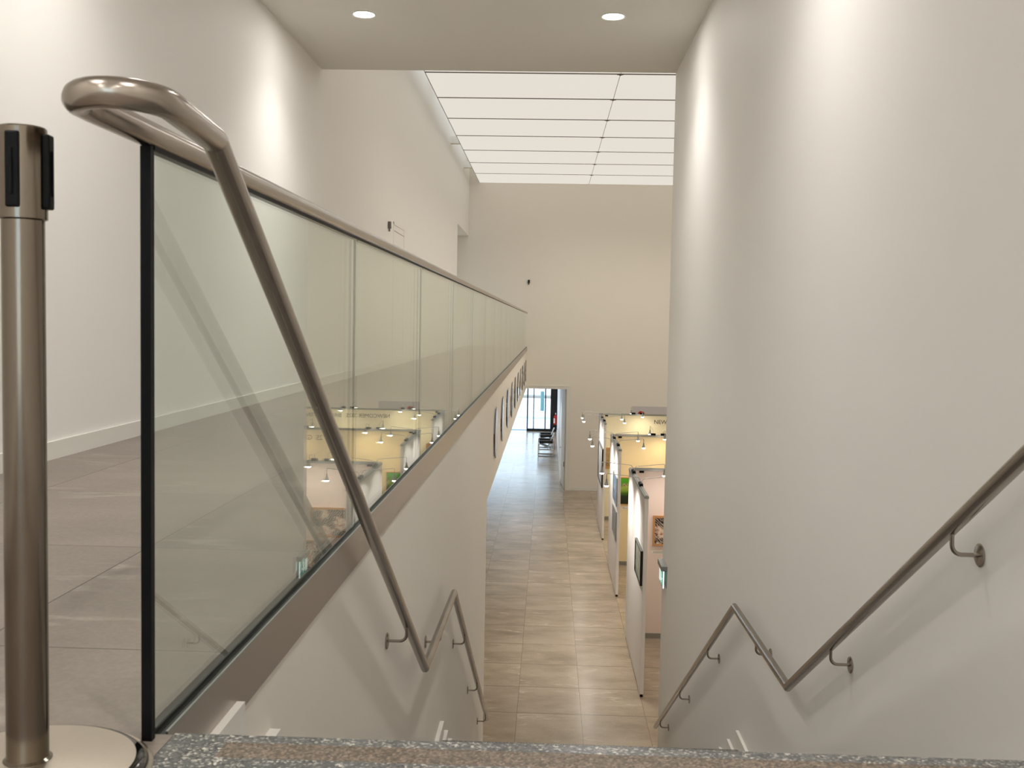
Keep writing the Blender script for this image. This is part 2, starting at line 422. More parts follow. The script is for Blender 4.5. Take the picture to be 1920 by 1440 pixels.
for i in (1, 2):
    for j in range(1, 10):
        x, y = XS0+PW*i, YP0-PY*j
        c = lathe([(0,-.012),(.018,-.012),(.03,.0),(.03,.01),(0,.01)], 12, (x,y,ZS))
        box(c, x-.05, x+.05, y-.006, y+.006, ZS-.006, ZS+.004); box(c, x-.006, x+.006, y-.05, y+.05, ZS-.006, ZS+.004)
        n = obj('grid_node', c, M['grey_plastic'], gr)
# roof void above the gap: roof slab with glazed strips open to the sky, beams
bm = bmesh.new()
RZ0 = 4.8
for (a, b) in ((YE-.3, 15.4), (19.6, 20.2), (28.4, YW)): box(bm, XL-.3, -1.95, a, b, RZ0, RZ0+.2)
box(bm, -1.95, XH, YE-.3, YW, RZ0, RZ0+.2)
struct('ceiling_roof_void', bm, M['paint'], 'roof above the luminous ceiling', 'ceiling')
bm = bmesh.new()
for y in (24.0, 27.7): box(bm, XL, -1.95, y, y+.16, ZS+.12, ZS+.28)
struct('trim_1', bm, M['paint_hall'], 'white roof beams in the light well', 'beam')
for k, (a, b) in enumerate(((15.4, 19.6), (20.2, 28.4))):
    struct('window_%d' % (k+1), bx(XL-.0, -1.96, a, b, RZ0+.05, RZ0+.07), M['glass_clear'], 'roof light glazing above the wall gap', 'window')

# ------------------------------------------------------------------ downlights
def downlight(x, y, label, lit=True):
    t = thing('recessed_downlight', label, 'ceiling light', (x, y, ZC), 'round recessed downlights')
    obj('trim_ring', lathe([(.083,0),(.098,0),(.1,-.004),(.096,-.008),(.084,-.006),(.08,.0)], 40), M['white'], t)
    obj('diffuser', lathe([(.084,-.003),(.04,-.004),(0,-.004)], 40), M['down'], t)
    spot('downlight_beam', (0,0,-.02), (0,0,-1), 92, (1,.965,.93), 124, 1.0, .08, t)
downlight(-1.567, 8.65, 'round recessed downlight, left one of the two in the ceiling')
downlight(.47, 8.65, 'round recessed downlight, right one of the two in the ceiling')
k = 0
for yy, nm in ((4.55, 'above the upper flight'), (.45, 'over the stair head'), (-1.6, 'added as fill behind the stair head'), (-3.65, 'farther behind the stair head'), (-5.7, 'added as fill near the added back window')):  # unseen rows right behind the stair head and by the window added as fill
    for xx, side in ((-1.567, 'left'), (.47, 'right')):
        downlight(xx, yy, 'round recessed downlight %s, %s side, above the picture' % (nm, side))
# fill lamps added under the ceiling grid nodes to brighten the hall
for i in (1, 2):
    for j in (2, 4, 6, 8):
        spot('hall_fill_lamp', (XS0+PW*i, YP0-PY*j, ZS-.03), (XS0+PW*i, YP0-PY*j, 0), HALL_FILL_W, (1,.92,.80), 150, .6, .03)

# ------------------------------------------------------------------ glass balustrade
bal = thing('glass_balustrade', 'long glass balustrade with steel top rail along the gallery edge', 'balustrade', (XG-.02, YN, ZF))
GP, GX0, GX1 = 1.7425, -.6405, -.625
for i in range(16):
    ya = 1.630+GP*i+(.004 if i else .0); yb = 1.630+GP*(i+1)-.004
    if i == 15: yb = YW-.02
    obj('glass_panel', bx(GX0, GX1, ya+.003, yb, ZF-.02, .266), M['glass'], bal, False)
for i in range(1, 16):
    y = 1.630+GP*i
    obj('joint_seal', bx(GX0+.004, GX0+.0105, y-.003, y+.003, ZF, .266), M['grey_plastic'], bal, False)
o = obj('end_post', bx(GX0-.0005, GX1+.0005, 1.617, 1.632, ZF-.002, .264), M['black'], bal); o['label'] = 'black edge profile on the first pane'
RX, RZc, RR = -.633, .284, .0206
bm = bmesh.new(); box(bm, GX0-.0025, GX0-.0002, 1.63, YW-.01, .2595, .266); box(bm, GX1+.0002, GX1+.0025, 1.63, YW-.01, .2595, .266)
obj('rail_gasket', bm, M['black'], bal)
bm = bmesh.new()
box(bm, XG-.042, GX0-.0003, 1.635, YW-.01, ZF-.03, ZF-.001); box(bm, GX1+.0003, XG-.0015, 1.635, YW-.01, ZF-.03, ZF-.002)
obj('base_channel', bm, M['channel'], bal)
bm = bmesh.new(); box(bm, XG-.0015, XG+.0005, YN, YW-.01, ZF-.12, ZF+.001); 
obj('fascia', bm, M['fascia'], bal)
o = obj('edge_trim', bx(XG-.003, XG+.0010, YN, YW-.01, ZF-.003, ZF+.002), M['alu'], bal)
# top rail: runs on past the glass, loops round in a U and comes back as the left handrail
loop = [(RX, YW-.02, RZc), (RX, 1.43, RZc)]
cx, rad = (RX-.519)/2, (-.519-RX)/2
for k in range(1, 14):
    a = math.pi*k/13
    loop.append((cx-rad*math.cos(a), 1.405-(rad*1.25)*math.sin(a)+.0, RZc+.001*k/13))
loop += [(-.519, 1.43, RZc), (-.540, 1.668, RZc-.002)]
obj('top_rail', tb(loop, RR, 28), M['steel'], bal)
rebase(bal)
# ------------------------------------------------------------------ handrails on the walls
def bracket(root, xr, y, zr, xw, merge=False):
    """arm drops from the tube, bends and meets a round rose on the wall"""
    s = 1 if xw > xr else -1
    pts = [(xr, y, zr-.018), (xr, y, zr-.05)]
    for k in range(1, 6):
        a = math.pi/2*k/5; pts.append((xr+s*.028*(1-math.cos(a)), y, zr-.05-.028*math.sin(a)))
    pts.append((xw-s*.004, y, zr-.078))
    arm = tb(pts, .0062, 10)
    r = lathe([(0,0),(.031,0),(.033,.002),(.033,.005),(.030,.007),(.008,.008),(.0,.008)], 24)
    bmesh.ops.rotate(r, verts=r.verts, cent=(0,0,0), matrix=Matrix.Rotation(-s*math.pi/2, 3, 'Y'))
    bmesh.ops.translate(r, verts=r.verts, vec=(xw, y, zr-.078))
    if merge:
        tmp = bpy.data.meshes.new('t'); r.to_mesh(tmp); r.free(); arm.from_mesh(tmp); bpy.data.meshes.remove(tmp)
        obj('bracket', arm, M['steel'], root)
    else:
        o = obj('bracket', arm, M['steel'], root); obj('wall_rose', r, M['steel'], o)
def handrail(xr, pts, xw, brs, label, parent=None):
    P = [(xr, y, z) for y, z in pts]
    if parent: root = rail = obj('stair_handrail', tb(P, RR, 28), M['steel'], parent); rail['label'] = label
    else:
        root = thing('stair_handrail', label, 'handrail', (xr, pts[0][0], pts[0][1]))
        rail = obj('rail', tb(P, RR, 28), M['steel'], root)
    for y in brs:
        for (a, b) in zip(pts, pts[1:]):
            if a[0] <= y <= b[0]:
                bracket(root, xr, y, a[1]+(b[1]-a[1])*(y-a[0])/(b[0]-a[0]), xw, bool(parent)); break
    rebase(parent or root); return root
XHL, XHR = -.540, 1.127
handrail(XHL, [(1.668, RZc-.002), (4.716, -1.600), (6.20, -1.637), (10.20, -3.965)], XG-.008, (4.06, 5.41, 7.08, 8.545, 9.92),
         'zigzag stainless handrail on the left stair wall', bal)
handrail(XHR, [(.9, .66), (4.728, -1.643), (6.104, -1.650), (10.075, -3.941)], XR, (1.6, 2.896, 4.047, 5.453, 7.028, 8.374, 9.674),
         'zigzag stainless handrail on the right wall of the staircase')

# ------------------------------------------------------------------ belt barrier post
bp = thing('belt_barrier_post', 'brushed steel belt barrier post with black belt slots and round base', 'barrier post', (-.757, 1.480, ZF))
obj('base', lathe([(0,.0),(.150,.0),(.151,.0172),(.1,.021),(.045,.026),(0,.027)], 96), M['base_plate'], bp)
obj('edge_band', lathe([(.151,.0172),(.160,.0145),(.166,.008),(.168,.004)], 96), simple('polished_steel_dark_reflection', srgb(70,68,66), .12, 1), bp)  # dark reflection on the polished edge is put into the base colour
o = obj('base_rim', lathe([(.167,.0),(.174,.0),(.176,.003),(.174,.006),(.169,.007),(.167,.005)], 96), M['base_plate'], bp)
obj('post', lathe([(.034,.020),(.034,.027),(.0295,.030),(.0293,.80),(.0293,.824)], 48), M['steel_post'], bp)
hd = obj('head', lathe([(.0293,.816),(.0335,.818),(.0335,.836),(.0335,.936),(.0330,.946),(.031,.948),(.024,.9485),(0,.9485)], 48), M['steel_post'], bp)
bm = bmesh.new()
rr = .034
for ang, w, pr in ((math.radians(-86), .020, .0035), (math.radians(4), .020, .008), (math.radians(184), .020, .0035), (math.radians(94), .020, .0035)):
    q = bevelled(-.003, pr, -w/2, w/2, .832, .938, .0028, 2)
    bmesh.ops.transform(q, verts=q.verts, matrix=Matrix.Rotation(ang, 4, 'Z') @ Matrix.Translation((rr-.0005, 0, 0)))
    s2 = obj('belt_slot', q, M['black'], hd)
    c2 = bevelled(pr, pr+.0025, -.0018, .0018, .85, .915, .0008, 1)
    bmesh.ops.transform(c2, verts=c2.verts, matrix=Matrix.Rotation(ang, 4, 'Z') @ Matrix.Translation((rr-.0005, 0, 0)))
    tmp = bpy.data.meshes.new('t'); c2.to_mesh(tmp); c2.free()
    b3 = bmesh.new(); b3.from_mesh(s2.data); b3.from_mesh(tmp); b3.to_mesh(s2.data); b3.free(); bpy.data.meshes.remove(tmp)
bm.free()

# ------------------------------------------------------------------ round pictures on the gallery edge
def disc_art(name, seed, tones):
    k = NT(name); tc = k.n('ShaderNodeTexCoord').outputs['Object']
    n = k.noise(k.mapv(tc, (1,3,7), (0,0,0), (seed,0,0)), 2.2, 5)
    s = k.n('ShaderNodeSeparateXYZ'); k.l(tc, s.inputs[0])
    f = k.math('ADD', k.math('MULTIPLY', s.outputs[2], 2.2), k.math('MULTIPLY', n, .9))
    k.l(k.ramp(f, tones), k.b.inputs['Base Color']); k.b.inputs['Roughness'].default_value = .18
    k.b.inputs['Coat Weight'].default_value = .6; return k.m
W_, T_, B_, G_ = srgb(236,236,236), srgb(176,156,132), srgb(40,38,38), srgb(120,134,146)
arts = [disc_art('round_picture_a', 1, [(.1,srgb(205,210,205)),(.3,T_),(.48,srgb(150,130,110)),(.56,W_),(.85,srgb(200,200,205))]),
        disc_art('round_picture_b', 5, [(.05,W_),(.2,T_),(.5,srgb(196,176,150)),(.53,srgb(225,228,232)),(.9,W_)]),
        disc_art('round_picture_c', 9, [(.1,B_),(.3,T_),(.55,srgb(190,170,150)),(.62,W_),(.75,G_),(1,srgb(80,96,112))]),
        disc_art('round_picture_d', 14, [(.1,srgb(90,110,100)),(.25,W_),(.4,srgb(160,135,95)),(.62,srgb(175,150,110)),(.7,W_)]),
        disc_art('round_picture_e', 21, [(.15,srgb(120,124,116)),(.4,srgb(228,230,226)),(.5,srgb(80,66,54)),(.75,srgb(184,164,140))])]
NTH = ['nearest', 'second', 'third', 'fourth', 'fifth', 'sixth', 'seventh', 'eighth', 'ninth', 'farthest']
for k in range(10):
    y = 12.38+1.79*k
    root = thing('round_picture', 'round picture disc on the gallery edge, %s of the ten from the stairs' % NTH[k], 'picture', (XG-.008, y, -1.315), 'round pictures along the gallery edge')
    a = lathe([(.285,.013),(.306,.013),(.3075,.0145),(.3075,.0195),(.305,.021),(.300,.0215)], 64)
    b = lathe([(.285,0),(.285,.013),(.300,.0213),(.2,.0215),(0,.0215)], 64)
    for q in (a, b): bmesh.ops.rotate(q, verts=q.verts, cent=(0,0,0), matrix=Matrix.Rotation(math.pi/2, 3, 'Y'))
    obj('rim', a, M['black_metal'], root); obj('picture_face', b, arts[k % 5], root)

# ------------------------------------------------------------------ exhibition booths
TOPZ, BZ = -2.205, ZL+.035
def partition(name, x0, x1, y0, y1, mat, label, along, base=False):
    t = thing(name, label, 'partition wall', ((x0+x1)/2, (y0+y1)/2, ZL), 'exhibition partition walls')
    o = obj('panel', bevelled(x0, x1, y0, y1, BZ, TOPZ, .004, 1), mat, t)
    bm = bmesh.new()
    if along == 'Y':
        box(bm, x0-.004, x1+.004, y0-.01, y1+.0, TOPZ, TOPZ+.030); box(bm, x0+.012, x1-.012, y0, y1, TOPZ+.030, TOPZ+.040)
    else:
        box(bm, x0, x1, y0-.004, y1+.004, TOPZ, TOPZ+.030); box(bm, x0, x1, y0+.012, y1-.012, TOPZ+.030, TOPZ+.040)
    obj('top_rail', bm, M['alu'], t)
    if along == 'Y':
        for yy in (y0+.03, y1-.1):
            obj('foot', lathe([(0,0),(.022,0),(.022,.01),(.012,.016),(.012,.04),(0,.04)], 16, ((x0+x1)/2, yy, ZL)), M['black'], t)
    else:
        obj('rail_connector', bx(x0+.10, x0+.17, y0-.03, y0-.004, TOPZ-.03, TOPZ+.0), M['black'], t)
        obj('floor_rail', bx(x0, x1, y0-.006, y0, ZL, ZL+.08), M['alu'], t)
    rebase(t); return t
PX0, PX1 = 1.262, 1.312
booth = [(13.20, 15.80), (18.14, 20.62), (22.95, 25.42)]
mats = ['panel_pink', 'panel_cream', 'panel_ivory']; nm = ['blush', 'warm cream', 'pale ivory']; pos = ['nearest', 'middle', 'farthest']
for i, (a, b) in enumerate(booth):
    partition('partition_wall', PX0, PX1, a, b, M['panel_white'], 'white exhibition partition facing the aisle, %s of the three' % pos[i], 'Y')
    bw = partition('partition_wall', PX1, 6.4, b-.05, b, M[mats[i]], '%s back wall of the %s exhibition booth' % (nm[i], pos[i]), 'X')
    if i == 2:
        text_mesh('lettering', 'NEWCOMER 2025   BIRGH-KEITEN', .135, (2.60, b-.052, -2.395), FACE_FRONT, M['ink'], bw)
    if i == 1:
        text_mesh('lettering', 'SI        25  GID', .135, (2.82, b-.052, -2.41), FACE_FRONT, M['ink'], bw)
    bpy.context.view_layer.update(); rebase(bw)

# pictures
def art_mat(name, stops, scale=(1,1,1), sc=3, seed=0, rough=.35):
    k = NT(name); P = k.pos(); n = k.noise(k.mapv(P, scale, (0,0,0), (seed,seed,0)), sc, 6, .6)
    k.l(k.ramp(n, stops), k.b.inputs['Base Color']); k.b.inputs['Roughness'].default_value = rough; return k.m
def picture(wall, u0, u1, z0, z1, frame, art, label, group='framed pictures on the booth walls', fw_=.028, dep=.032, base=0, mat_w=0):
    """wall 'X' = hangs on an aisle partition (faces -X) ; 'Y' = hangs on a booth back wall (faces -Y)"""
    cu = (u0+u1)/2
    loc = (base, cu, z0) if wall == 'X' else (cu, base, z0)
    t = thing('framed_picture', label, 'picture', loc, group)
    def B(bm, a, b, d0, d1, za, zb):
        if wall == 'X': box(bm, base-d1, base-d0, a, b, za, zb)
        else: box(bm, a, b, base-d1, base-d0, za, zb)
    bm = bmesh.new()
    B(bm, u0, u1, 0, dep, z1-fw_, z1); B(bm, u0, u1, 0, dep, z0, z0+fw_); B(bm, u0, u0+fw_, 0, dep, z0+fw_, z1-fw_); B(bm, u1-fw_, u1, 0, dep, z0+fw_, z1-fw_)
    obj('frame', bm, frame, t)
    bm = bmesh.new(); B(bm, u0+fw_+mat_w, u1-fw_-mat_w, .0, dep*.62, z0+fw_+mat_w, z1-fw_-mat_w); obj('print', bm, art, t)
    if mat_w:
        bm = bmesh.new(); B(bm, u0+fw_, u1-fw_, .0, dep*.55, z0+fw_, z1-fw_); obj('mount', bm, M['label'], t)
    rebase(t); return t
g1 = art_mat('landscape_print', [(.3,srgb(70,78,74)),(.5,srgb(150,156,140)),(.7,srgb(206,204,190))], (1,1,2), 4, 3)
g2 = art_mat('blue_print', [(.3,srgb(50,60,74)),(.5,srgb(96,120,150)),(.7,srgb(190,205,220))], (1,1,2), 4, 7)
g3 = art_mat('grey_print', [(.3,srgb(84,86,86)),(.5,srgb(120,124,124)),(.7,srgb(160,162,160))], (1,1,2), 4, 11)
g4 = art_mat('pale_print', [(.3,srgb(120,124,128)),(.5,srgb(168,170,172)),(.7,srgb(190,192,192))], (1,1,1), 2, 15)
picture('X', 12.98+.25, 14.10, -3.34, -2.89, M['black_metal'], g1, 'black framed pale print on the nearest aisle partition', base=PX0, fw_=.022)
picture('X', 18.22, 19.20, -3.20, -2.70, M['alu'], g2, 'thin framed bluish print, upper of two on the middle partition', base=PX0, fw_=.012, dep=.02)
picture('X', 18.22, 19.20, -3.80, -3.30, M['alu'], g3, 'thin framed grey print, lower of two on the middle partition', base=PX0, fw_=.012, dep=.02)
picture('X', 22.98, 24.70, -3.62, -2.76, M['black_metal'], g4, 'large black framed print on the farthest aisle partition', base=PX0, fw_=.025)
# the two wood framed figure photographs in the nearest booth
def figure_art(name, seed):
    k = NT(name); P = k.pos(); q = k.mapv(P, (1,1,1), (0,0,0), (seed,0,0))
    wv = k.n('ShaderNodeTexWave'); wv.bands_direction = 'DIAGONAL'; wv.inputs['Scale'].default_value = 14; wv.inputs['Distortion'].default_value = 9
    wv.inputs['Detail'].default_value = 3; k.l(q, wv.inputs['Vector'])
    n = k.noise(q, 4.5, 3, .5); n2 = k.noise(q, 22, 4)
    dark = k.ramp(wv.outputs[1], [(.2,srgb(34,26,24)),(.6,srgb(92,72,62)),(.9,srgb(176,166,156))])
    warm = k.ramp(n2, [(.35,srgb(176,96,64)),(.5,srgb(214,196,176)),(.65,srgb(226,216,200))])
    k.l(k.mix(k.ramp(n, [(.47,(0,0,0,1)),(.53,(1,1,1,1))]), dark, warm), k.b.inputs['Base Color']); k.b.inputs['Roughness'].default_value = .4
    return k.m
Bk = [b-.05 for a, b in booth]
picture('Y', 1.640, 2.315, -3.345, -2.885, M['wood'], figure_art('striped_figures_print', 2.0), 'wood framed photograph of striped dark figures in the nearest booth', base=Bk[0], fw_=.03)
picture('Y', 2.09, 2.76, -3.86, -3.40, M['wood'], figure_art('street_figures_print', 7.3), 'wood framed brown photograph, lower one in the nearest booth', base=Bk[0], fw_=.024)
# green landscape
def green_art():
    k = NT('green_landscape_print'); P = k.pos(); s = k.n('ShaderNodeSeparateXYZ'); k.l(P, s.inputs[0])
    f = k.math('DIVIDE', k.math('ADD', s.outputs[2], 3.56), .55); n = k.noise(k.mapv(P, (3,1,6)), 3, 4)
    f = k.math('ADD', f, k.math('MULTIPLY_ADD', n, .12, -.06))
    k.l(k.ramp(f, [(.0,srgb(16,26,10)),(.3,srgb(22,44,12)),(.42,srgb(66,104,24)),(.5,srgb(120,160,50)),(.62,srgb(166,190,84)),(.7,srgb(110,150,60)),(.84,srgb(70,168,24)),(1,srgb(96,196,40))]), k.b.inputs['Base Color'])
    return k.m
gp = picture('Y', 1.47, 1.93, -3.56, -3.02, M['wood'], green_art(), 'green meadow print in a thin wooden frame in the middle booth', base=Bk[1], fw_=.012)
bm = bx(1.515, 1.625, Bk[1]-.022, Bk[1]-.02, -3.20, -3.145); o = obj('inset_picture', bm, art_mat('vignette_print', [(.4,srgb(60,40,44)),(.5,srgb(160,150,110)),(.6,srgb(200,200,150))], (1,1,1), 40), gp); rebase(gp)
picture('Y', 1.345, 1.70, -3.52, -3.0, M['wood'], art_mat('brown_print', [(.4,srgb(110,80,50)),(.6,srgb(180,150,110))]), 'brown wood framed picture in the farthest booth', base=Bk[2], fw_=.06)
def card(x, z, y, w, h, label):
    t = thing('caption_card', label, 'label', (x, y, z), 'caption cards on the booth walls')
    obj('card', bx(-w/2, w/2, -.004, 0, 0, h), M['label'], t)
    bm = bmesh.new()
    for r in range(2): box(bm, -w/2+.02, w/2-.03-.05*r, -.0045, -.004, h*.3+.02*r, h*.3+.02*r+.005)
    obj('text_lines', bm, M['ink'], t)
card(1.76, -3.475, Bk[0], .26, .055, 'small white caption card under the striped figures photograph')
card(1.58, -3.66, Bk[1], .15, .06, 'small white caption card under the green print')
card(1.42, -3.62, Bk[2], .12, .06, 'small white caption card under the brown picture')

# arm spotlights clamped to the partition tops
def arm_spot(cx_, cy_, tx, ty, label, watts, col, aim):
    t = thing('arm_spotlight', label, 'spotlight', (cx_, cy_, TOPZ+.04), 'arm spotlights on the partition walls')
    obj('clamp', bevelled(-.024, .024, -.05, .05, -.015, .03, .006, 1) if abs(tx-cx_) > abs(ty-cy_) else bevelled(-.05, .05, -.024, .024, -.015, .03, .006, 1), M['black'], t)
    dx, dy = tx-cx_, ty-cy_; top = .135
    pts = [(0,0,.02), (dx*.02,dy*.02,.06), (dx*.06,dy*.06,.09), (dx*.14,dy*.14,.098), (dx*.95,dy*.95,top), (dx*.99,dy*.99,top-.004), (dx,dy,top-.02), (dx,dy,.02)]
    obj('arm', tb(pts, .0045, 8), M['chrome'], t)
    hd = obj('lamp_head', lathe([(0,.062),(.011,.06),(.014,.03),(.02,0),(.03,-.022),(.034,-.028),(.030,-.026),(0,-.022)], 20, (dx,dy,0)), M['alu'], t)
    obj('bulb', lathe([(.031,-.026),(.032,-.034),(.024,-.046),(.01,-.051),(0,-.052)], 20, (dx,dy,0)), M['bulb'], hd)
    sp = spot('lamp', (dx,dy,-.06), (dx+aim[0], dy+aim[1], -.06-1), watts, col, 155, .9, .03, t)
    return t
warm1, warm2, warm3, white1 = (1,.80,.66), (1,.80,.52), (1,.86,.62), (1,.93,.86)
cols = [(1,.84,.74), (1,.78,.48), (1,.88,.62)]
lx, rx = .828, 1.735
ypos = [(15.35, 14.15), (19.90, 18.75), (24.35, 23.45)]
for i, (ya, yb) in enumerate(ypos):
    xm = (PX0+PX1)/2
    for y, w in ((ya, 'rear'), (yb, 'front')):
        arm_spot(xm, y, lx, y, 'arm spotlight reaching over the aisle from the %s partition, %s one' % (pos[i], w), SPOT_W*8.5, white1, (.25, 0))
        arm_spot(xm, y-.13, rx, y-.13, 'arm spotlight reaching into the %s booth, %s one' % (pos[i], w), SPOT_W, cols[i], (.1, .45))
    yb_ = booth[i][1]-.025
    for x, nm_ in ((2.30, 'left'), (3.75, 'right')):
        arm_spot(x, yb_, x-.02, yb_-.46, 'arm spotlight on the %s back wall leaning forward, %s one' % (nm[i], nm_), SPOT_W*1.6, cols[i], (0, .4))
        arm_spot(x-.20, yb_, x-.22, yb_+.42, 'arm spotlight on the %s back wall leaning backward, %s one' % (nm[i], nm_), SPOT_W*.5, white1, (0, -.1))

# banner on the far wall
bn = thing('hanging_banner', 'pale grey banner with red emblem and black lettering on the far wall', 'banner', (3.03, YW, -3.4))
obj('sheet', bx(2.42, 3.60, YW-.03, YW-.016, -3.45, -2.32), M['banner'], bn)
q = lathe([(0,0),(.10,0),(.10,.004),(0,.004)], 24); bmesh.ops.rotate(q, verts=q.verts, cent=(0,0,0), matrix=Matrix.Rotation(math.pi/2, 3, 'X')); bmesh.ops.translate(q, verts=q.verts, vec=(2.68, YW-.031, -2.55))
o = obj('emblem', q, M['red'], bn); o['label'] = 'red round emblem'
obj('stripe', bx(2.42, 3.60, YW-.033, YW-.03, -2.68, -2.655), simple('dull_red', srgb(150,112,104), .7), bn)
text_mesh('lettering', 'C.BK.', .085, (3.10, YW-.032, -2.60), FACE_FRONT, M['ink'], bn, .001, .002)
rebase(bn)

# ------------------------------------------------------------------ small wall fixtures
def fixture(name, loc, parts, label, cat):
    t = thing(name, label, cat, loc)
    for pn, a, m in parts: obj(pn, bevelled(*a, .004, 1), m, t)
    return t
fixture('wall_sensor', (XL, 14.95, 1.36), [('housing', (0,.045,-.03,.03,-.05,.05), M['grey_plastic']), ('probe', (.01,.03,-.005,.025,-.09,-.045), M['grey_plastic'])],
        'small grey sensor on the left gallery wall beside the flush door', 'sensor')
fixture('wall_sensor', (-.60, YW, 1.17), [('housing', (-.03,.03,-.06,0,-.04,.05), M['black_metal']), ('probe', (-.012,.012,-.045,-.01,-.085,-.035), M['black_metal'])],
        'small black sensor high on the far wall', 'sensor')
# flush service door in the left gallery wall
dr = thing('door_2', 'flush white service door in the left gallery wall', 'door', (XL, 16.05, ZF)); dr['kind'] = 'structure'
obj('leaf', bx(XL-.01, XL+.003, 15.52, 16.56, ZF, 1.33), M['paint'], dr)
bm = bmesh.new(); box(bm, XL-.01, XL+.006, 15.46, 15.50, ZF, 1.46); box(bm, XL-.01, XL+.006, 16.58, 16.62, ZF, 1.46); box(bm, XL-.01, XL+.006, 15.46, 16.62, 1.42, 1.46)
obj('door_frame', bm, M['paint'], dr)
obj('top_gap', bx(XL-.01, XL+.0035, 15.50, 16.58, 1.325, 1.335), M['grey_plastic'], dr); rebase(dr)

# exit sign at the end of the right wall
def exit_mat():
    k = NT('green_exit_glass'); k.b.inputs['Base Color'].default_value = srgb(30,120,90); k.b.inputs['Emission Color'].default_value = srgb(60,190,160)
    k.b.inputs['Emission Strength'].default_value = .35; k.b.inputs['Roughness'].default_value = .1; return k.m
ex = thing('exit_sign', 'edge-lit green exit sign fixed near the end of the right wall', 'sign', (XR, 10.38, -2.5))
obj('housing', bevelled(XR-.060, XR, 10.12, 10.47, -2.405, -2.355, .004, 1), M['alu'], ex)
obj('light_plate', bx(XR-.040, XR-.030, 10.13, 10.46, -2.575, -2.405), M['glass_clear'], ex)
pl = obj('sign_face', bx(XR-.043, XR-.0405, 10.15, 10.44, -2.56, -2.415), exit_mat(), ex)
bm = bmesh.new(); X_ = XR-.0445
def bb(y0,y1,z0,z1): box(bm, X_-.001, X_+.001, y0, y1, z0, z1)
bb(10.33,10.42,-2.545,-2.43)        # door
bb(10.26,10.275,-2.46,-2.44); bb(10.245,10.285,-2.50,-2.465); bb(10.235,10.25,-2.54,-2.50); bb(10.275,10.30,-2.53,-2.50)   # running figure
bb(10.18,10.22,-2.50,-2.49)         # arrow
obj('pictogram', bm, emit('white_pictogram', (.9,1,.97,1), .5), pl)
obj('edge_light', bx(XR-.041, XR-.029, 10.125, 10.13, -2.575, -2.405), emit('lit_plate_edge', (.75,.87,1,1), .8), ex)
obj('back_plate', bx(XR-.006, XR, 10.13, 10.46, -2.575, -2.405), M['alu'], ex)
rebase(ex)

# ------------------------------------------------------------------ far doorway: frame, open leaf
fr = thing('door_1', 'white framed doorway in the far wall with its leaf standing open', 'door', (0, YW, ZL)); fr['kind'] = 'structure'
bm = bmesh.new(); box(bm, DX-.11, DX, YW-.012, YW+.35, ZL, DZ); box(bm, -2.9, DX-.11, YW-.012, YW+.35, DZ-.075, DZ); box(bm, DX, DX+.02, YW-.02, YW-.002, ZL, DZ+.02); box(bm, -2.9, DX, YW-.02, YW-.002, DZ, DZ+.02)
obj('door_frame', bm, M['skirting'], fr)
ang = math.atan2(.07, 1.2)
lf = obj('door_leaf', bevelled(-.045, 0, 0, 1.28, ZL+.01, DZ-.09, .003, 1), M['white'], fr)
lf.rotation_euler.z = ang; lf.location = (.56, YW+.12, 0)
hn = bmesh.new(); tube(hn, [(-.045,1.2,-3.70), (-.10,1.2,-3.70), (-.10,1.08,-3.70)], .009, 10); obj('door_handle', hn, M['steel'], lf)
obj('hinge', bx(-.06, -.045, .0, .03, -4.12, -3.98), M['black_metal'], lf)
rebase(fr)
lf.matrix_parent_inverse = fr.matrix_world.inverted()

for yy in (33.0, 38.5, 43.5):  # unseen lamps added to brighten the corridor
    spot('corridor_fill_lamp', (-.9, yy, -1.84), (-.9, yy, -5), 150, (.9,.96,1), 150, .6, .1)
# glass entrance front
en = thing('door_3', 'black framed sliding glass entrance door at the corridor end', 'door', (0, 46, ZL)); en['kind'] = 'structure'
bm = bmesh.new()
box(bm, -.90, .19, 45.96, 46.04, ZL, ZL+.11); box(bm, -2.9, .19, 45.96, 46.04, -1.95, -1.8)
for x, w in ((-.875,.055),(-.60,.04),(-.085,.05),(.165,.05)): box(bm, x-w/2, x+w/2, 45.96, 46.04, ZL+.11, -1.95)
obj('door_frame', bm, M['black_metal'], en)
for a, b in ((-2.9,-.9025),(-.8475,-.62),(-.58,-.11),(-.06,.14)): obj('pane', bx(a, b, 45.995, 46.005, ZL+(.11 if a > -1 else .0), -1.95), M['glass_clear'], en)
rebase(en)
# outside ground
def paving():
    k = NT('sunlit_paving'); P = k.pos(); n = k.noise(k.mapv(P, (.25,2.2,1)), 1.3, 5, .6); n2 = k.noise(k.mapv(P, (.5,.35,1), (0,0,0), (3,9,0)), .6, 3)
    c = k.ramp(n, [(.35,srgb(176,186,208)),(.6,srgb(232,232,236))])
    s = k.n('ShaderNodeSeparateXYZ'); k.l(P, s.inputs[0])
    grass = k.ramp(k.math('MULTIPLY', n2, k.math('GREATER_THAN', s.outputs[1], 52)), [(.5,(0,0,0,1)),(.62,(.8,.8,.8,1))])
    k.l(k.mix(grass, c, srgb(140,190,190)), k.b.inputs['Base Color']); k.b.inputs['Roughness'].default_value = .5; return k.m
struct('floor_outside', bx(-30, 30, 46.6, 130, ZL-.3, ZL-.02), paving(), 'sunlit pale paving outside the entrance', 'ground')
struct('trim_2', bx(-30, 30, 46.1, 46.6, ZL-.3, ZL-.0), simple('blue_grey_kerb', srgb(96,112,134), .5, 0, .15, 4), 'blue-grey threshold strip outside the entrance', 'kerb')
struct('trim_3', bx(-30, 30, 66.5, 67.6, ZL-.02, ZL+.12), simple('kerb_stone', srgb(150,146,136), .7, 0, .15, 4), 'low kerb across the road outside', 'kerb')
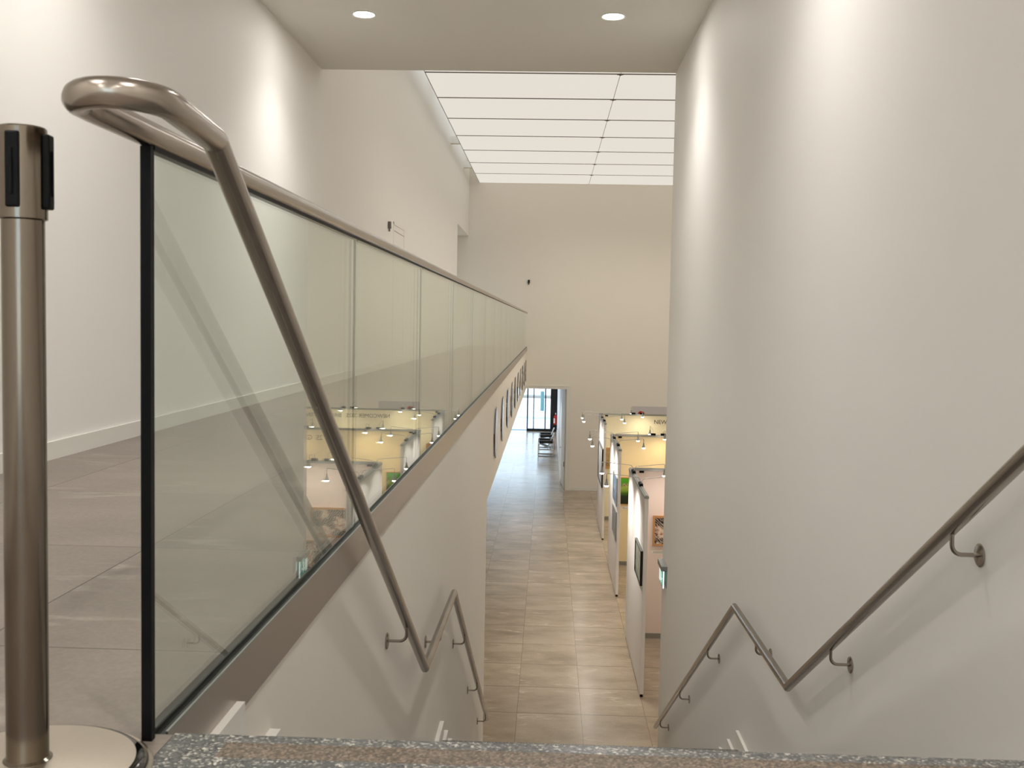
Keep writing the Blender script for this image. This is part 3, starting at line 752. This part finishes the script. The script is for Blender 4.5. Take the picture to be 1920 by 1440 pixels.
bo = obj('bollard', lathe([(.10,0),(.10,1.0),(.085,1.06),(0,1.08)], 20, (-.28,57,ZL-.02)), simple('green_bollard', srgb(84,122,124), .5)); tag(bo, 'blue-green bollard standing outside behind the glass door', 'bollard')

# fire extinguisher with its sign board on the black wall
fe = thing('fire_extinguisher', 'red fire extinguisher hanging on the black entrance wall', 'fire extinguisher', (.37, 45.8, -4.47))
obj('cylinder', lathe([(0,0),(.07,.004),(.085,.03),(.085,.36),(.06,.42),(.025,.44),(.022,.47),(0,.47)], 24), M['red'], fe)
obj('valve', bevelled(-.025,.025,-.03,.03,.46,.53,.006,1), M['white'], fe)
obj('label_sticker', bx(-.087,-.02,-.088,-.06,.08,.30), M['label'], fe)
obj('hose', tb([(0,-.02,.5),(-.07,-.03,.48),(-.11,-.03,.38),(-.11,-.03,.12)], .012, 10), M['black'], fe)
obj('wall_bracket', bx(-.03,.03,.05,.1,.2,.34), M['black_metal'], fe)

# ------------------------------------------------------------------ chrome armchairs in the corridor
def armchair(label, loc):
    t = thing('tubular_armchair', label, 'armchair', loc, 'chrome and black leather armchairs in the corridor')
    r = .0125; W = .36
    for s in (-1, 1):
        y = s*W
        pts = [(-.28,y-s*0,.02),(-.28,y,.545),(-.265,y,.565),(.24,y,.565),(.27,y,.55),(.27,y,.03),(.25,y,.0125),(-.265,y,.0125),(-.28,y,.02)]
        obj('side_frame', tb(pts, r, 10), M['chrome'], t)
        obj('armrest', bevelled(-.25,.24,y-.035,y+.035,.572,.584,.004,1), M['leather'], t)
        obj('arm_strap', bevelled(-.25,.24,y-.004,y+.004,.47,.555,.003,1), M['leather'], t)
    obj('back_frame', tb([(.05,-.25,.25),(.25,-.25,.74),(.27,-.23,.78),(.28,0,.80),(.27,.23,.78),(.25,.25,.74),(.05,.25,.25)], r, 10), M['chrome'], t)
    obj('seat_frame', tb([(-.24,-.28,.44),(.20,-.28,.27),(.22,0,.26),(.20,.28,.27),(-.24,.28,.44),(-.26,0,.445),(-.24,-.28,.44)], r, 10), M['chrome'], t)
    bm = bmesh.new()
    a = [bm.verts.new(p) for p in ((-.24,-.25,.445),(.20,-.25,.262),(.20,.25,.262),(-.24,.25,.445),(-.24,-.25,.433),(.20,-.25,.250),(.20,.25,.250),(-.24,.25,.433))]
    for q in ((0,1,2,3),(7,6,5,4),(0,4,5,1),(1,5,6,2),(2,6,7,3),(3,7,4,0)): bm.faces.new([a[i] for i in q])
    obj('seat', bm, M['leather'], t)
    for z0, z1 in ((.46,.56),(.62,.76)):
        f = lambda z: .05+.2*(z-.25)/.49
        bm = bmesh.new()
        a = [bm.verts.new(p) for p in ((f(z0)-.006,-.25,z0),(f(z1)-.006,-.25,z1),(f(z1)-.006,.25,z1),(f(z0)-.006,.25,z0),(f(z0)+.006,-.25,z0),(f(z1)+.006,-.25,z1),(f(z1)+.006,.25,z1),(f(z0)+.006,.25,z0))]
        for q in ((0,1,2,3),(7,6,5,4),(0,4,5,1),(1,5,6,2),(2,6,7,3),(3,7,4,0)): bm.faces.new([a[i] for i in q])
        obj('back_strap', bm, M['leather'], t)
    return t
c0 = armchair('chrome tubular armchair with black leather straps, nearer of the two in the corridor', (-.02, 37.6, ZL))
c1 = copy_tree(c0); c1.location = (0.0, 39.6, ZL); c1['label'] = 'chrome tubular armchair with black leather straps, farther of the two in the corridor'

for o in bpy.data.objects:
    if '_rb' in o.keys(): del o['_rb']
